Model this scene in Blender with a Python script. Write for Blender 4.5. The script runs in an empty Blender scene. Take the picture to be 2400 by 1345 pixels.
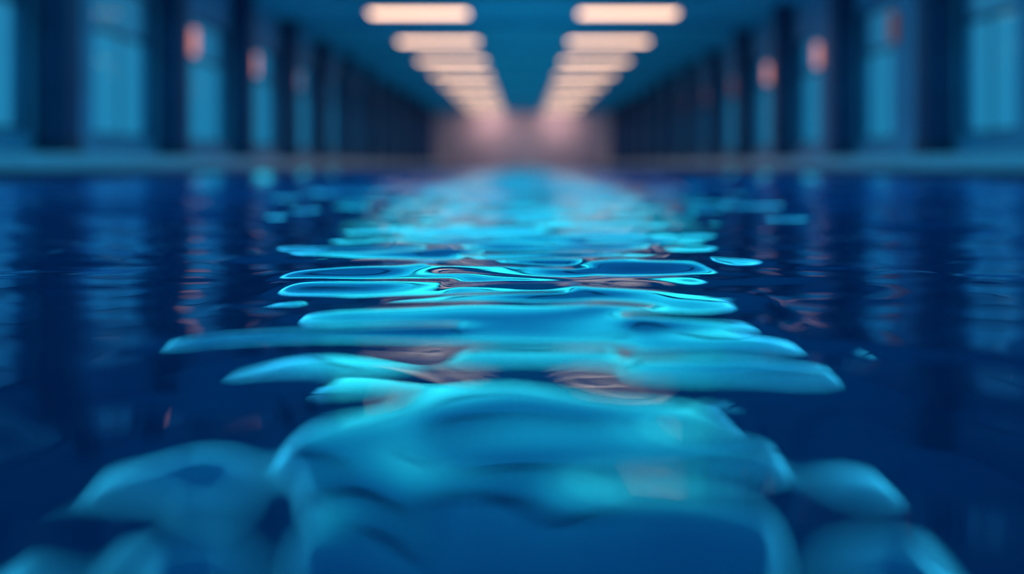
import bpy, bmesh, math
import numpy as np
from mathutils import Vector

sc = bpy.context.scene
COL = sc.collection

# ------------------------------------------------------------------ measures (metres)
EYE = 0.20            # lens height above the water (water is z = 0)
HALF = 6.4            # half width of the basin
WALL = 7.1            # inner face of the window walls
CEIL = 4.4            # ceiling underside
DECK = 0.35           # deck height
Y0, Y1 = -4.0, 83.0   # hall length
BAY = 4.97

# ------------------------------------------------------------------ helpers
def add_box(bm, x0, x1, y0, y1, z0, z1):
    vs = [bm.verts.new((x, y, z)) for z in (z0, z1) for y in (y0, y1) for x in (x0, x1)]
    for f in ((0, 2, 3, 1), (4, 5, 7, 6), (0, 1, 5, 4), (2, 6, 7, 3), (0, 4, 6, 2), (1, 3, 7, 5)):
        bm.faces.new([vs[i] for i in f])

def add_tube(bm, p, q, r, n=16):
    p, q = Vector(p), Vector(q)
    d = (q - p).normalized()
    a = d.orthogonal().normalized()
    b = d.cross(a)
    rings = []
    for c in (p, q):
        rings.append([bm.verts.new(c + r * (math.cos(t) * a + math.sin(t) * b))
                      for t in [2 * math.pi * i / n for i in range(n)]])
    for i in range(n):
        j = (i + 1) % n
        bm.faces.new((rings[0][i], rings[0][j], rings[1][j], rings[1][i]))
    bm.faces.new(list(reversed(rings[0])))
    bm.faces.new(rings[1])

def add_capsule(bm, p, q, r, n=20, m=6):
    """tube with round ends"""
    p, q = Vector(p), Vector(q)
    d = (q - p).normalized()
    a = d.orthogonal().normalized()
    b = d.cross(a)
    prof = []
    for i in range(m + 1):
        t = math.pi / 2 * (1 - i / m)
        prof.append((p - d * r * math.sin(t), r * math.cos(t)))
    for i in range(m + 1):
        t = math.pi / 2 * i / m
        prof.append((q + d * r * math.sin(t), r * math.cos(t)))
    rings = []
    for c, rr in prof:
        if rr < 1e-6:
            rings.append([bm.verts.new(c)])
        else:
            rings.append([bm.verts.new(c + rr * (math.cos(t) * a + math.sin(t) * b))
                          for t in [2 * math.pi * i / n for i in range(n)]])
    for k in range(len(rings) - 1):
        A, B = rings[k], rings[k + 1]
        for i in range(n):
            j = (i + 1) % n
            if len(A) == 1:
                bm.faces.new((A[0], B[j], B[i]))
            elif len(B) == 1:
                bm.faces.new((A[i], A[j], B[0]))
            else:
                bm.faces.new((A[i], A[j], B[j], B[i]))

def obj(name, bm, mat, parent=None, bevel=0.0, smooth=False):
    me = bpy.data.meshes.new(name)
    bmesh.ops.recalc_face_normals(bm, faces=bm.faces[:])
    bm.to_mesh(me)
    bm.free()
    if smooth:
        for p in me.polygons:
            p.use_smooth = True
    o = bpy.data.objects.new(name, me)
    COL.objects.link(o)
    me.materials.append(mat)
    if parent is not None:
        o.parent = parent
    if bevel:
        md = o.modifiers.new('bevel', 'BEVEL')
        md.width = bevel
        md.segments = 2
    return o

def boxes(*bs):
    bm = bmesh.new()
    for b in bs:
        add_box(bm, *b)
    return bm

def struct(name, bm, mat, parent=None, **k):
    o = obj(name, bm, mat, parent, **k)
    if parent is None:
        o['kind'] = 'structure'
    return o

def thing(name, label, cat, loc=(0, 0, 0), group=None, kind=None):
    o = bpy.data.objects.new(name, None)
    COL.objects.link(o)
    o.location = loc
    o.empty_display_size = 0.1
    if label:
        o['label'] = label
    if cat:
        o['category'] = cat
    if group:
        o['group'] = group
    if kind:
        o['kind'] = kind
    return o

def dup(root, loc, label=None, rotz=None):
    r = root.copy()
    COL.objects.link(r)
    r.location = loc
    if rotz is not None:
        r.rotation_euler = (0, 0, rotz)
    if label:
        r['label'] = label
    for ch in list(root.children):
        c = ch.copy()
        COL.objects.link(c)
        c.parent = r
        for g in list(ch.children):
            d = g.copy()
            COL.objects.link(d)
            d.parent = c
    return r

# ------------------------------------------------------------------ materials
def new_mat(name):
    m = bpy.data.materials.new(name)
    m.use_nodes = True
    nt = m.node_tree
    nt.nodes.clear()
    out = nt.nodes.new('ShaderNodeOutputMaterial')
    return m, nt, out

def paint(name, rgb, rough=0.6, mottle=0.12, scale=1.5, spec=0.3, bump=0.0):
    """painted / plastered surface with slight procedural unevenness"""
    m, nt, out = new_mat(name)
    b = nt.nodes.new('ShaderNodeBsdfPrincipled')
    tc = nt.nodes.new('ShaderNodeTexCoord')
    nz = nt.nodes.new('ShaderNodeTexNoise')
    nz.inputs['Scale'].default_value = scale
    nz.inputs['Detail'].default_value = 4
    nt.links.new(tc.outputs['Object'], nz.inputs['Vector'])
    rp = nt.nodes.new('ShaderNodeValToRGB')
    rp.color_ramp.elements[0].position = 0.3
    rp.color_ramp.elements[1].position = 0.7
    rp.color_ramp.elements[0].color = tuple(c * (1 - mottle) for c in rgb) + (1,)
    rp.color_ramp.elements[1].color = tuple(min(1, c * (1 + mottle)) for c in rgb) + (1,)
    nt.links.new(nz.outputs['Fac'], rp.inputs['Fac'])
    nt.links.new(rp.outputs['Color'], b.inputs['Base Color'])
    b.inputs['Roughness'].default_value = rough
    b.inputs['Specular IOR Level'].default_value = spec
    if bump:
        bp = nt.nodes.new('ShaderNodeBump')
        bp.inputs['Strength'].default_value = bump
        bp.inputs['Distance'].default_value = 0.01
        nt.links.new(nz.outputs['Fac'], bp.inputs['Height'])
        nt.links.new(bp.outputs['Normal'], b.inputs['Normal'])
    nt.links.new(b.outputs['BSDF'], out.inputs['Surface'])
    return m

def tiles(name, rgb, grout, size, rough=0.35):
    m, nt, out = new_mat(name)
    b = nt.nodes.new('ShaderNodeBsdfPrincipled')
    tc = nt.nodes.new('ShaderNodeTexCoord')
    mp = nt.nodes.new('ShaderNodeMapping')
    mp.inputs['Rotation'].default_value = (0, 0, math.pi / 2)
    br = nt.nodes.new('ShaderNodeTexBrick')
    br.offset = 0.0
    br.inputs['Color1'].default_value = rgb + (1,)
    br.inputs['Color2'].default_value = tuple(c * 0.9 for c in rgb) + (1,)
    br.inputs['Mortar'].default_value = grout + (1,)
    br.inputs['Scale'].default_value = 1.0
    br.inputs['Brick Width'].default_value = size
    br.inputs['Row Height'].default_value = size
    br.inputs['Mortar Size'].default_value = size * 0.03
    nt.links.new(tc.outputs['Object'], mp.inputs['Vector'])
    nt.links.new(mp.outputs['Vector'], br.inputs['Vector'])
    nt.links.new(br.outputs['Color'], b.inputs['Base Color'])
    b.inputs['Roughness'].default_value = rough
    nt.links.new(b.outputs['BSDF'], out.inputs['Surface'])
    return m

def emitter(name, rgb, strength):
    m, nt, out = new_mat(name)
    e = nt.nodes.new('ShaderNodeEmission')
    e.inputs['Color'].default_value = rgb + (1,)
    e.inputs['Strength'].default_value = strength
    nt.links.new(e.outputs['Emission'], out.inputs['Surface'])
    return m

def glass(name, tint, gloss=0.04):
    """thin tinted window glass"""
    m, nt, out = new_mat(name)
    t = nt.nodes.new('ShaderNodeBsdfTransparent')
    t.inputs['Color'].default_value = tint + (1,)
    g = nt.nodes.new('ShaderNodeBsdfGlossy')
    g.inputs['Roughness'].default_value = 0.05
    mx = nt.nodes.new('ShaderNodeMixShader')
    mx.inputs['Fac'].default_value = gloss
    nt.links.new(t.outputs['BSDF'], mx.inputs[1])
    nt.links.new(g.outputs['BSDF'], mx.inputs[2])
    nt.links.new(mx.outputs['Shader'], out.inputs['Surface'])
    return m

M = {}
M['ceiling'] = paint('blue_ceiling_paint', (0.08, 0.66, 0.82), 0.7)
M['beam'] = paint('blue_beam_paint', (0.07, 0.52, 0.70), 0.7)
M['wall'] = paint('slate_blue_plaster', (0.26, 0.38, 0.54), 0.7)
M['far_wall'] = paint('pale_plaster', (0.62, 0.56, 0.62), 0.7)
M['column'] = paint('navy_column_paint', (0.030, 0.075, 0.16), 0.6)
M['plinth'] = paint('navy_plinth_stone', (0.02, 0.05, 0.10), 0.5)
M['coping'] = tiles('coping_tile', (0.74, 0.93, 0.92), (0.48, 0.58, 0.58), 0.25)
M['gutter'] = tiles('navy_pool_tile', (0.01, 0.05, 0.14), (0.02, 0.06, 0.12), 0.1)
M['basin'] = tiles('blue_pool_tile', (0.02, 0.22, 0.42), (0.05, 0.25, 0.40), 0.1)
M['frame'] = paint('dark_blue_window_metal', (0.02, 0.07, 0.14), 0.4)
M['metal'] = paint('grey_lamp_metal', (0.25, 0.26, 0.28), 0.35)
M['pane'] = glass('tinted_window_glass', (0.86, 0.95, 0.985), 0.015)
M['transom'] = glass('smoked_transom_glass', (0.80, 0.80, 0.86), 0.015)
M['skyglass'] = glass('clear_roof_glass', (0.97, 0.98, 0.98), 0.03)
M['lamp'] = emitter('warm_lamp_diffuser', (1.0, 0.62, 0.43), 4.8)
M['sconce'] = emitter('coral_sconce_glass', (1.0, 0.40, 0.36), 0.9)
M['sconce_dim'] = emitter('dimmed_sconce_glass', (1.0, 0.45, 0.50), 0.13)

def water_material():
    m, nt, out = new_mat('pool_water_surface')
    # deep blue water body under a clear reflecting surface
    body = nt.nodes.new('ShaderNodeBsdfDiffuse')
    body.inputs['Color'].default_value = (0.003, 0.21, 0.60, 1)
    rf = nt.nodes.new('ShaderNodeBsdfRefraction')
    rf.inputs['Roughness'].default_value = 0.0
    rf.inputs['IOR'].default_value = 1.333
    rf.inputs['Color'].default_value = (0.7, 0.95, 1.0, 1)
    inner = nt.nodes.new('ShaderNodeMixShader')
    inner.inputs['Fac'].default_value = 0.5
    nt.links.new(body.outputs['BSDF'], inner.inputs[1])
    nt.links.new(rf.outputs['BSDF'], inner.inputs[2])
    gl = nt.nodes.new('ShaderNodeBsdfGlossy')
    gl.inputs['Roughness'].default_value = 0.0
    gl.inputs['Color'].default_value = (0.51, 0.72, 1.0, 1)
    fr = nt.nodes.new('ShaderNodeFresnel')
    fr.inputs['IOR'].default_value = 1.333
    b = nt.nodes.new('ShaderNodeMixShader')
    nt.links.new(fr.outputs['Fac'], b.inputs['Fac'])
    nt.links.new(inner.outputs['Shader'], b.inputs[1])
    nt.links.new(gl.outputs['BSDF'], b.inputs[2])
    # fine ripples as a slope field on top of the modelled waves; the calm patch is near the
    # shallow end, the breeze from the far end roughens the rest of the pool
    tc = nt.nodes.new('ShaderNodeTexCoord')
    geo = nt.nodes.new('ShaderNodeNewGeometry')
    sep = nt.nodes.new('ShaderNodeSeparateXYZ')
    nt.links.new(tc.outputs['Object'], sep.inputs[0])
    far = nt.nodes.new('ShaderNodeMapRange')
    far.interpolation_type = 'SMOOTHSTEP'
    far.inputs['From Min'].default_value = 1.8
    far.inputs['From Max'].default_value = 7.0
    far.inputs['To Min'].default_value = 0.03
    far.inputs['To Max'].default_value = 1.0
    nt.links.new(sep.outputs['Y'], far.inputs['Value'])
    acc = geo.outputs['Normal']
    for sx, sy, amp in ((0.9, 3.0, 0.30), (3.0, 9.0, 0.24)):
        mp = nt.nodes.new('ShaderNodeMapping')
        mp.inputs['Scale'].default_value = (sx, sy, 1)
        nz = nt.nodes.new('ShaderNodeTexNoise')
        nz.inputs['Scale'].default_value = 1.0
        nz.inputs['Detail'].default_value = 1.0
        nt.links.new(tc.outputs['Object'], mp.inputs['Vector'])
        nt.links.new(mp.outputs['Vector'], nz.inputs['Vector'])
        sub = nt.nodes.new('ShaderNodeVectorMath')
        sub.operation = 'SUBTRACT'
        sub.inputs[1].default_value = (0.5, 0.5, 0.5)
        nt.links.new(nz.outputs['Color'], sub.inputs[0])
        mul = nt.nodes.new('ShaderNodeVectorMath')
        mul.operation = 'MULTIPLY'
        mul.inputs[1].default_value = (amp * 0.35, amp, 0.0)
        nt.links.new(sub.outputs[0], mul.inputs[0])
        sca = nt.nodes.new('ShaderNodeVectorMath')
        sca.operation = 'SCALE'
        nt.links.new(mul.outputs[0], sca.inputs[0])
        nt.links.new(far.outputs['Result'], sca.inputs['Scale'])
        add = nt.nodes.new('ShaderNodeVectorMath')
        add.operation = 'ADD'
        nt.links.new(acc, add.inputs[0])
        nt.links.new(sca.outputs[0], add.inputs[1])
        acc = add.outputs[0]
    nm = nt.nodes.new('ShaderNodeVectorMath')
    nm.operation = 'NORMALIZE'
    nt.links.new(acc, nm.inputs[0])
    for q in (gl, fr, rf):
        nt.links.new(nm.outputs[0], q.inputs['Normal'])
    nt.links.new(b.outputs['Shader'], out.inputs['Surface'])
    return m
M['water'] = water_material()

# ------------------------------------------------------------------ basin, deck, walls, ceiling
struct('floor', boxes((-HALF - 0.25, HALF + 0.25, Y0, Y1, -1.9, -1.8)), M['basin'])
for side, s in (('left', -1), ('right', 1)):
    def X(a, b):
        return (min(s * a, s * b), max(s * a, s * b))
    # basin side with the overflow gutter slot under the coping
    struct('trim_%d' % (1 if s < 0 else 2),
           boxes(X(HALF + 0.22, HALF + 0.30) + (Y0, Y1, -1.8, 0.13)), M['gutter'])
    # pool coping and deck slab
    struct('deck_%s' % side, boxes(X(HALF, WALL + 0.35) + (Y0, Y1, 0.12, DECK)), M['coping'], bevel=0.012)
    z_sill, z_head = 0.66, 3.4
    first = 15.1 if s < 0 else 17.1
    w0, w1 = (1.8, 4.65) if s < 0 else (2.6, 4.72)
    bs = [X(WALL, WALL + 0.3) + (Y0, Y1, DECK, z_sill), X(WALL, WALL + 0.3) + (Y0, Y1, z_head, CEIL)]
    prev = Y0
    wins = []
    for k in range(-4, 14):
        c = first + BAY * k
        a, b = c + w0, c + w1
        if a < Y0 + 0.2 or b > Y1 - 0.2:
            continue
        bs.append(X(WALL, WALL + 0.3) + (prev, a, z_sill, z_head))
        wins.append((a, b))
        prev = b
    bs.append(X(WALL, WALL + 0.3) + (prev, Y1, z_sill, z_head))
    struct('wall_%s' % side, boxes(*bs), M['wall'])
    for i, (a, b) in enumerate(wins):
        n = i + 1 + (0 if s < 0 else 30)
        root = thing('window_%d' % n, None, None, (s * (WALL + 0.12), (a + b) / 2, z_sill), kind='structure')
        w = (b - a) / 2
        h = z_head - z_sill
        t = 0.05
        zt = 1.85
        obj('window_frame', boxes((-t, t, -w, -w + 0.07, 0, h), (-t, t, w - 0.07, w, 0, h),
                                  (-t, t, -w + 0.07, w - 0.07, 0, 0.07), (-t, t, -w + 0.07, w - 0.07, h - 0.07, h),
                                  (-t, t, -w + 0.07, w - 0.07, zt - 0.035, zt + 0.035),
                                  (-0.012, 0.012, -0.02, 0.02, 0.07, zt - 0.035)), M['frame'], root)
        obj('window_pane', boxes((-0.006, 0.006, -w + 0.07, w - 0.07, 0.07, zt - 0.035)), M['pane'], root)
        obj('transom_pane', boxes((-0.006, 0.006, -w + 0.07, w - 0.07, zt + 0.035, h - 0.07)), M['transom'], root)

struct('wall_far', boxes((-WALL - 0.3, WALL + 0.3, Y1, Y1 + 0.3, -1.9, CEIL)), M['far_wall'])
struct('wall_back', boxes((-WALL - 0.3, WALL + 0.3, Y0 - 0.3, Y0, -1.9, CEIL)), M['wall'])
SKX, SKA, SKB = 4.65, 6.0, 25.6
struct('ceiling', boxes((-WALL - 0.3, -SKX, Y0 - 0.3, Y1 + 0.3, CEIL, CEIL + 0.25),
                        (SKX, WALL + 0.3, Y0 - 0.3, Y1 + 0.3, CEIL, CEIL + 0.25),
                        (-SKX, SKX, Y0 - 0.3, SKA, CEIL, CEIL + 0.25),
                        (-SKX, SKX, SKB, Y1 + 0.3, CEIL, CEIL + 0.25)), M['ceiling'])
# unseen glazed roof light, added to give the water bright cyan to mirror
root = thing('window_60', None, None, (0, (SKA + SKB) / 2, CEIL + 0.1), kind='structure')
hl = (SKB - SKA) / 2
bars = [(-SKX, -SKX + 0.08, -hl, hl, -0.1, 0.1), (SKX - 0.08, SKX, -hl, hl, -0.1, 0.1),
        (-SKX + 0.08, SKX - 0.08, -hl, -hl + 0.08, -0.1, 0.1), (-SKX + 0.08, SKX - 0.08, hl - 0.08, hl, -0.1, 0.1)]
for k in (-2, -1):
    yb = 27.1 + 6.23 * k - (SKA + SKB) / 2
    bars.append((-SKX + 0.08, SKX - 0.08, yb - 0.04, yb + 0.04, -0.1, 0.1))
obj('window_frame', boxes(*bars), M['frame'], root)
obj('window_pane', boxes((-SKX + 0.08, SKX - 0.08, -hl + 0.08, hl - 0.08, 0.10, 0.116)), M['skyglass'], root)
# glowing strips added beside the roof light to brighten the reflection rims
M['cove'] = emitter('cyan_cove_light', (0.05, 0.78, 1.0), 5.5)
w_ = 0.3
obj('cove_light', boxes((-SKX + 0.08, -SKX + 0.08 + w_, -hl + 0.1, hl - 3.0, -0.04, 0.0),
                        (SKX - 0.08 - w_, SKX - 0.08, -hl + 0.1, hl - 3.0, -0.04, 0.0)), M['cove'], root)
# shallow beams across the ceiling, one between each pair of lamps
LY0, LS = 27.1, 6.23
n = 3
for k in range(0, 9):
    y = LY0 + LS * k + 3.4
    struct('trim_%d' % n, boxes((-WALL, WALL, y - 0.2, y + 0.2, CEIL - 0.14, CEIL)), M['beam'])
    n += 1

# glowing strip added on the basin floor to turn the water cyan
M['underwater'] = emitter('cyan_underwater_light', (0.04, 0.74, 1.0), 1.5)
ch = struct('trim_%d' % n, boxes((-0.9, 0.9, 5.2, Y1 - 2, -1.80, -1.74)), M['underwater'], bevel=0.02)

# ------------------------------------------------------------------ columns
ORD = ['nearest', 'second', 'third', 'fourth', 'fifth', 'sixth', 'seventh', 'eighth', 'ninth', 'tenth',
       'eleventh', 'twelfth', 'thirteenth', 'fourteenth', 'fifteenth']
def make_column(label, loc):
    t = thing('column', label, 'column', loc, 'navy columns along the hall sides', kind='thing')
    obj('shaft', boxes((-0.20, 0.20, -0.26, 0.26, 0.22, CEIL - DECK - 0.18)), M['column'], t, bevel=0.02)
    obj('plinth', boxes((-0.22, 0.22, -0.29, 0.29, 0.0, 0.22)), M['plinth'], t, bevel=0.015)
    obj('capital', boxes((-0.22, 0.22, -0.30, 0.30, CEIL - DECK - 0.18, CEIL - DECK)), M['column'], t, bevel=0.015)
    return t
proto = None
for side, s, first in (('left', -1, 15.1), ('right', 1, 17.1)):
    i = 0
    for k in range(0, 13):
        lab = 'dark navy square column on the %s deck edge, %s of the row from the camera' % (side, ORD[i])
        loc = (s * 6.83, first + BAY * k, DECK)
        if proto is None:
            proto = make_column(lab, loc)
        else:
            dup(proto, loc, lab)
        i += 1

# ------------------------------------------------------------------ hanging bar lamps
def make_lamp(label, loc):
    t = thing('bar_lamp', label, 'lamp', loc, 'warm bar lamps in two ceiling rows')
    L = 1.31
    D = 0.36
    obj('diffuser', boxes((-L + 0.02, L - 0.02, -D + 0.02, D - 0.02, -0.012, 0.03)), M['lamp'], t, bevel=0.008)
    obj('housing', boxes((-L, L, -D, D, 0.0, 0.05)), M['metal'], t, bevel=0.01)
    for x in (-0.8, 0.8):
        bm = bmesh.new()
        add_tube(bm, (x, 0, 0.05), (x, 0, CEIL - 4.19), 0.012, 10)
        obj('hanging_rod', bm, M['metal'], t)
    return t
lamp = None
for side, s in (('left', -1), ('right', 1)):
    for k in range(0, 9):
        lab = 'glowing warm bar lamp in the %s ceiling row, %s from the camera' % (side, ORD[k])
        loc = (s * 2.77, LY0 + LS * k, 4.19)
        if lamp is None:
            lamp = make_lamp(lab, loc)
        else:
            dup(lamp, loc, lab)

# ------------------------------------------------------------------ wall sconces on the piers
def make_sconce(label, loc, rz, mat):
    t = thing('wall_sconce', label, 'wall lamp', loc, 'coral wall sconces on the piers')
    t.rotation_euler = (0, 0, rz)
    obj('back_plate', boxes((0.0, 0.03, -0.07, 0.07, -0.34, 0.34)), M['metal'], t, bevel=0.008)
    bm = bmesh.new()
    add_capsule(bm, (0.11, 0, -0.22), (0.11, 0, 0.22), 0.065)
    obj('glass_tube', bm, mat, t, smooth=True)
    for z in (-0.2, 0.2):
        bm = bmesh.new()
        add_tube(bm, (0.03, 0, z), (0.055, 0, z), 0.02, 10)
        obj('bracket', bm, M['metal'], t)
    return t
pro = {}
for side, s, first, off in (('left', -1, 15.1, 1.66), ('right', 1, 17.1, 2.3)):
    i = 0
    for k in range(1 if s < 0 else 0, 9):
        bright = (k in (1, 2, 3)) if s < 0 else (k in (1, 2))
        y = first + BAY * k + off
        lab = '%s coral wall sconce on the %s wall, just past the %s column' % (
            'glowing' if bright else 'dim', side, ORD[k])
        key = 'sconce' if bright else 'sconce_dim'
        loc = (s * WALL, y, 2.80)
        rz = 0 if s < 0 else math.pi
        if key not in pro:
            pro[key] = make_sconce(lab, loc, rz, M[key])
        else:
            dup(pro[key], loc, lab, rz)

# ------------------------------------------------------------------ the water
# single ripples: line of points on the water, half thickness of the face, and the height it mirrors
def at(px, py):
    d = EYE * 2400.0 / (py - 385.0)
    return ((px - 1227.0) / 2400.0 * d, d)
RIPPLES = [
    # (points read off the photograph, vertical half thickness there, mirrored height)
    ([(1345, 712), (1600, 712), (1845, 715)], 20, 0.26),
    ([(640, 752), (850, 745), (1200, 748), (1560, 755)], 20, 0.26),
    ([(1480, 775), (1700, 785), (1865, 788)], 20, 0.26),
    ([(630, 678), (850, 680), (1050, 678)], 11, 0.28),
    ([(1050, 662), (1350, 668), (1670, 663)], 10, 0.28),
    ([(1370, 640), (1520, 634), (1670, 630)], 12, 0.27),
    ([(630, 655), (800, 648), (1000, 640)], 8, 0.27),
    ([(1000, 645), (1200, 640), (1400, 645)], 8, 0.24),
    ([(1040, 692), (1200, 690), (1370, 692)], 12, 0.25),
    ([(1000, 622), (1250, 620), (1500, 622)], 6, 0.23),
    ([(540, 610), (800, 602), (1080, 598)], 6, 0.27),
    ([(1100, 605), (1400, 610), (1820, 617)], 5, 0.27),
    ([(620, 585), (760, 588), (1000, 588)], 4, 0.27),
    ([(1100, 582), (1450, 580), (1690, 582)], 4, 0.27),
    ([(900, 568), (1200, 566), (1650, 569)], 4, 0.24),
    ([(780, 556), (1200, 553), (1600, 556)], 3, 0.25),
    ([(980, 634), (1150, 630), (1360, 634)], 5, 0.22),
    ([(1020, 677), (1180, 676), (1420, 680)], 6, 0.23),
    ([(1000, 595), (1200, 594), (1420, 596)], 4, 0.22),
    ([(850, 545), (1200, 543), (1650, 546)], 3, 0.22),
    ([(850, 712), (1100, 710), (1330, 712)], 8, 0.25),
    ([(510, 721), (600, 715), (700, 709)], 6, 0.27),
    ([(290, 828), (500, 803), (800, 785), (1060, 778)], 12, 0.32),
    ([(1080, 830), (1250, 832), (1480, 838)], 16, 0.28),
    ([(1480, 870), (1750, 872), (2030, 885)], 26, 0.32),
    ([(2000, 808), (2200, 812), (2400, 825)], 14, 0.10),
]

# broad slow undulation close to the lens: line of points, half width, mirrored height along the line
SWELL = [
    ([(600, 818), (800, 814), (980, 814)], 15, 0.11),
    ([(500, 880), (700, 864), (1010, 860)], 13, (0.34, 0.28, 0.24)),
    ([(640, 962), (780, 956), (940, 942)], 17, 0.12),
    ([(1100, 886), (1230, 884), (1330, 888)], 15, 0.145),
    ([(1290, 905), (1400, 938), (1550, 945), (1750, 978), (1880, 992)], 13, 0.158),
    ([(1290, 895), (1400, 893), (1600, 903), (1800, 905)], 11, 0.158),
    ([(1340, 915), (1500, 921), (1640, 926)], 7, 0.14),
    ([(420, 1015), (650, 1005), (830, 988)], 22, 0.14),
    ([(800, 985), (930, 985)], 16, 0.160),
    ([(130, 1000), (260, 980), (420, 990)], 20, 0.12),
    ([(60, 1170), (250, 1145), (450, 1125), (640, 1113), (760, 1108)], 32, (0.57, 0.48, 0.42, 0.40, 0.35)),
    ([(-200, 1268), (350, 1256), (660, 1248)], 30, 0.17),
    ([(690, 1258), (790, 1264)], 26, 0.162),
    ([(100, 1330), (400, 1312), (740, 1302)], 22, (0.52, 0.44, 0.35)),
    ([(1540, 1025), (1700, 1035), (1900, 1050)], 16, 0.14),
    ([(1600, 1085), (1850, 1118), (2060, 1150)], 28, (0.30, 0.32, 0.42)),
    ([(1310, 1143), (1500, 1152), (1750, 1178), (2150, 1230), (2500, 1290)], 30, 0.163),
    ([(1850, 1290), (2300, 1328)], 26, (0.38, 0.50)),
    ([(900, 1105), (1180, 1140)], 22, 0.24),
    ([(960, 985), (1200, 955), (1280, 960), (1450, 1000)], 22, 0.31),
]

def water():
    rng = np.random.default_rng(11)
    ys = [0.30]
    while ys[-1] < Y1:
        ys.append(ys[-1] * 1.0034 + 0.0002)
    ys[-1] = Y1 - 0.002
    yb = np.linspace(Y0 + 0.002, 0.28, 60)
    ys = np.concatenate([yb, np.array(ys)])
    u = np.linspace(-1, 1, 561)
    k = 3.4
    xs = (HALF + 0.2) * np.sinh(k * u) / np.sinh(k)
    X, Y = np.meshgrid(xs, ys)
    Z = np.zeros_like(X)
    N = 46
    tot = 0.042
    for i in range(N):
        lam = math.exp(rng.uniform(math.log(0.12), math.log(0.8)))
        th = rng.normal(math.pi / 2, 0.5)
        kk = 2 * math.pi / lam
        slope = tot * math.sqrt(2.0 / N)
        fade = np.clip((lam * 0.25 - 0.0034 * np.maximum(Y, 0)) / (lam * 0.15), 0, 1)
        far = np.clip((Y - 1.3) / 3.5, 0, 1)
        calm = np.clip((Y - 0.9) / 1.1, 0, 1)
        grow = 0.30 + 0.70 * calm + (0.35 if lam > 0.22 else 0.2) * far * far * (3 - 2 * far)
        Z += fade * grow * slope / kk * np.sin(kk * (math.cos(th) * X + math.sin(th) * Y) + rng.uniform(0, 6.28))
    # longer swell further out
    for i in range(34):
        lam = math.exp(rng.uniform(math.log(0.28), math.log(1.6)))
        th = rng.normal(math.pi / 2, 0.4)
        kk = 2 * math.pi / lam
        fade = np.clip((lam * 0.25 - 0.0034 * np.maximum(Y, 0)) / (lam * 0.15), 0, 1)
        far = np.clip((Y - 2.6) / 5.0, 0, 1)
        Z += fade * far * 0.065 * math.sqrt(2.0 / 34) / kk * np.sin(
            kk * (math.cos(th) * X + math.sin(th) * Y) + rng.uniform(0, 6.28))
    for pts, half, el in RIPPLES:
        w = [at(*p) for p in pts]
        px = np.array([p[0] for p in w])
        py = np.array([p[1] for p in w])
        ym = sum(p[1] for p in pts) / len(pts)
        sig = EYE * 2400 / (ym - 385) ** 2 * half
        yc = np.interp(xs, px, py)
        L = (px[-1] - px[0])
        tap = 0.16 * L
        win = 1 / (1 + np.exp(-(xs - px[0]) / tap * 4)) * 1 / (1 + np.exp((xs - px[-1]) / tap * 4))
        elev = np.interp(xs, px, np.array(el)) if isinstance(el, tuple) else el
        # steepness that mirrors the given height (rise per metre of distance) towards the eye
        slope = (elev - EYE / yc) / 2
        front = slope.mean() > 0
        A = np.abs(slope) * sig / 0.607
        if front:       # long face towards the shallow end, short back
            t = (Y - (yc + sig)[None, :]) / sig
            t = np.where(t > 0, t / 0.45, t)
        else:
            t = (Y - (yc - sig)[None, :]) / sig
        Z += A[None, :] * win[None, :] * np.exp(-0.5 * t * t)
    # slow undulation: its slope along each line of sight is integrated from 1.45 m towards the lens
    r = np.where((ys > 0.36) & (ys < 1.45))[0]
    P = np.linspace(-3200, 5600, 881)
    px_, Ys = np.meshgrid(P, ys[r])
    py_ = 385 + EYE * 2400 / Ys
    num = np.zeros_like(Ys)
    den = np.zeros_like(Ys)
    for pts, half, el in SWELL:
        a = np.array(pts, float)
        yc = np.interp(px_, a[:, 0], a[:, 1])
        e = np.interp(px_, a[:, 0], np.array(el)) if isinstance(el, tuple) else el
        tw = half * 1.3
        wgt = np.exp(-0.5 * ((py_ - yc) / half) ** 2)
        wgt = wgt / (1 + np.exp(np.clip((a[0, 0] - px_) / tw, -50, 50))) / (1 + np.exp(np.clip((px_ - a[-1, 0]) / tw, -50, 50)))
        num += wgt * (e - EYE / Ys) / 2
        den += wgt
    sl = num / np.maximum(1, den)
    ker = np.exp(-0.5 * (np.arange(-18, 19) * 10 / 55.0) ** 2)
    ker /= ker.sum()
    sl = np.array([np.convolve(v, ker, 'same') for v in sl])
    dz = 0.5 * (sl[1:] + sl[:-1]) * (Ys[1:] - Ys[:-1])
    up = np.concatenate([np.cumsum(dz[::-1], 0)[::-1], np.zeros((1, len(P)))], 0)
    for q, row in enumerate(r):
        Z[row] -= np.interp(1227 + 2400 * xs / ys[row], P, up[q])
    Z[:r[0]] -= np.interp(1227 + 2400 * xs / ys[r[0]], P, up[0])
    nx, ny = len(xs), len(ys)
    co = np.stack([X, Y, Z], -1).reshape(-1, 3).astype(np.float32)
    idx = np.arange(nx * ny).reshape(ny, nx)
    q = np.stack([idx[:-1, :-1], idx[:-1, 1:], idx[1:, 1:], idx[1:, :-1]], -1).reshape(-1, 4)
    me = bpy.data.meshes.new('pool_water')
    me.vertices.add(len(co))
    me.vertices.foreach_set('co', co.ravel())
    me.loops.add(q.size)
    me.loops.foreach_set('vertex_index', q.ravel().astype(np.int32))
    me.polygons.add(len(q))
    me.polygons.foreach_set('loop_start', (np.arange(len(q)) * 4).astype(np.int32))
    me.polygons.foreach_set('use_smooth', np.ones(len(q), dtype=bool))
    me.update()
    me.materials.append(M['water'])
    o = bpy.data.objects.new('pool_water', me)
    COL.objects.link(o)
    o['label'] = 'rippling deep blue pool water with cyan and pink reflections'
    o['category'] = 'water'
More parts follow.
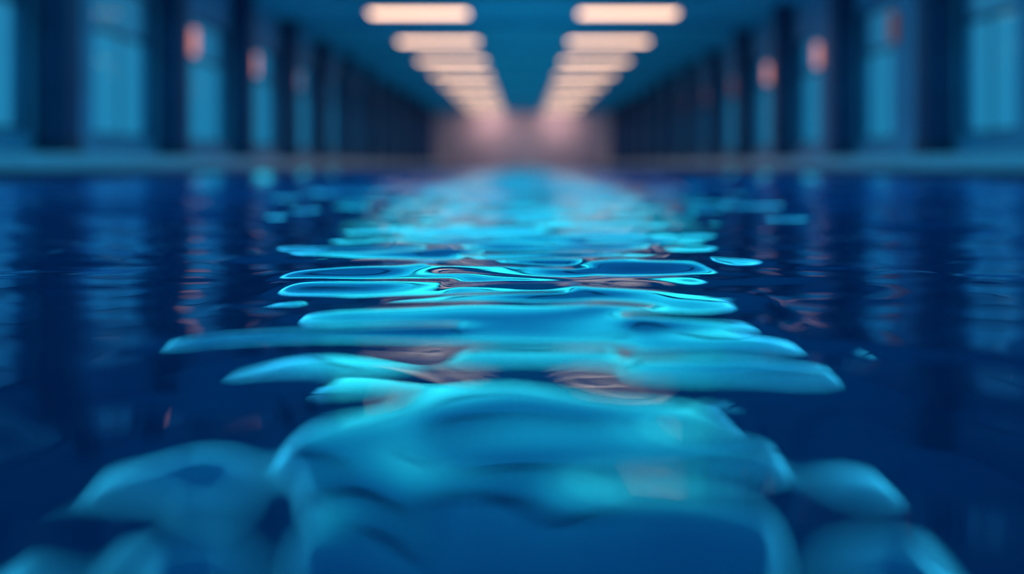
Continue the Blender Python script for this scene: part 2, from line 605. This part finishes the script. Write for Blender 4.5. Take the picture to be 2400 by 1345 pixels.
    o['kind'] = 'stuff'
water()

# ------------------------------------------------------------------ sky outside
w = bpy.data.worlds.new('blue_hour_sky')
sc.world = w
w.use_nodes = True
nt = w.node_tree
nt.nodes.clear()
tc = nt.nodes.new('ShaderNodeTexCoord')
sep = nt.nodes.new('ShaderNodeSeparateXYZ')
nt.links.new(tc.outputs['Generated'], sep.inputs[0])
def ramp(stops):
    r = nt.nodes.new('ShaderNodeValToRGB')
    e = r.color_ramp.elements
    while len(e) < len(stops):
        e.new(0.5)
    for q, (p, c) in zip(e, stops):
        q.position = p
        q.color = c + (1,)
    nt.links.new(sep.outputs['Z'], r.inputs['Fac'])
    return r
# blue hour: even blue all round, a bright cyan afterglow over the far end of the hall
base = ramp([(0.0, (0.018, 0.25, 0.46)), (0.2, (0.025, 0.24, 0.44)), (1.0, (0.02, 0.25, 0.60))])
glow = ramp([(0.0, (0.018, 0.25, 0.46)), (0.12, (0.025, 0.25, 0.46)), (0.155, (1.0, 8.5, 6.6)), (0.19, (0.25, 5.2, 4.8)),
             (0.25, (0.05, 2.1, 2.5)), (0.29, (0.02, 0.75, 1.35)), (0.36, (0.012, 0.46, 1.05)), (0.45, (0.008, 0.36, 0.90)),
             (1.0, (0.01, 0.3, 0.8))])
ab = nt.nodes.new('ShaderNodeMath')
ab.operation = 'ABSOLUTE'
nt.links.new(sep.outputs['X'], ab.inputs[0])
mr = nt.nodes.new('ShaderNodeMapRange')
mr.interpolation_type = 'SMOOTHSTEP'
mr.inputs['From Min'].default_value = 0.10
mr.inputs['From Max'].default_value = 0.16
mr.inputs['To Min'].default_value = 1.0
mr.inputs['To Max'].default_value = 0.0
vz = nt.nodes.new('ShaderNodeMath')       # the glow fans out with height
vz.operation = 'MULTIPLY_ADD'
vz.inputs[1].default_value = -0.82
nt.links.new(sep.outputs['Z'], vz.inputs[0])
nt.links.new(ab.outputs[0], vz.inputs[2])
nt.links.new(vz.outputs[0], mr.inputs['Value'])
mix = nt.nodes.new('ShaderNodeMix')
mix.data_type = 'RGBA'
nt.links.new(mr.outputs['Result'], mix.inputs[0])
nt.links.new(base.outputs['Color'], mix.inputs[6])
nt.links.new(glow.outputs['Color'], mix.inputs[7])
bg = nt.nodes.new('ShaderNodeBackground')
out = nt.nodes.new('ShaderNodeOutputWorld')
nt.links.new(mix.outputs[2], bg.inputs['Color'])
nt.links.new(bg.outputs['Background'], out.inputs['Surface'])

# ------------------------------------------------------------------ added area lights without fixtures
def area(name, loc, to, sx, sy, rgb, power, spread=math.pi):
    l = bpy.data.lights.new(name, 'AREA')
    l.shape = 'RECTANGLE'
    l.size, l.size_y = sx, sy
    l.color = rgb
    l.energy = power
    l.spread = spread
    o = bpy.data.objects.new(name, l)
    COL.objects.link(o)
    o.location = loc
    o.rotation_euler = (Vector(to) - Vector(loc)).to_track_quat('-Z', 'Y').to_euler()
    return o
for s in (-1, 1):
    # added blue fill aimed up from the deck edge to brighten the ceiling
    area('deck_strip_light', (s * (HALF + 0.2), 47, DECK + 0.03), (s * -0.6, 47, CEIL), 58, 0.08, (0.12, 0.66, 1.0), 85, math.radians(70))
    # added warm fill that makes the end wall glow, no fixtures
    area('end_wall_light', (s * 2.7, Y1 - 1.8, CEIL - 0.1), (s * 2.7, Y1, 1.0), 2.0, 0.2, (1.0, 0.56, 0.50), 58)

# ------------------------------------------------------------------ camera
cam = bpy.data.cameras.new('camera')
co = bpy.data.objects.new('camera', cam)
COL.objects.link(co)
co.location = (0, 0, EYE)
co.rotation_euler = (math.pi / 2, 0, 0)
cam.sensor_width = 36
cam.lens = 36.0
cam.shift_x = -27 / 2400
cam.shift_y = -287.5 / 2400
cam.clip_start = 0.05
cam.clip_end = 300
cam.dof.use_dof = True
cam.dof.focus_distance = 1.75
cam.dof.aperture_fstop = 0.92
cam.dof.aperture_blades = 0
sc.camera = co

sc.view_settings.view_transform = 'Standard'
sc.view_settings.look = 'None'
sc.view_settings.gamma = 1
sc.view_settings.exposure = 0
sc.view_settings.use_curve_mapping = False
sc.cycles.use_denoising = True
sc.cycles.max_bounces = 7
sc.cycles.diffuse_bounces = 3
sc.cycles.glossy_bounces = 4
sc.cycles.transmission_bounces = 4
sc.cycles.use_adaptive_sampling = True
sc.cycles.adaptive_threshold = 0.02
sc.cycles.transparent_max_bounces = 12
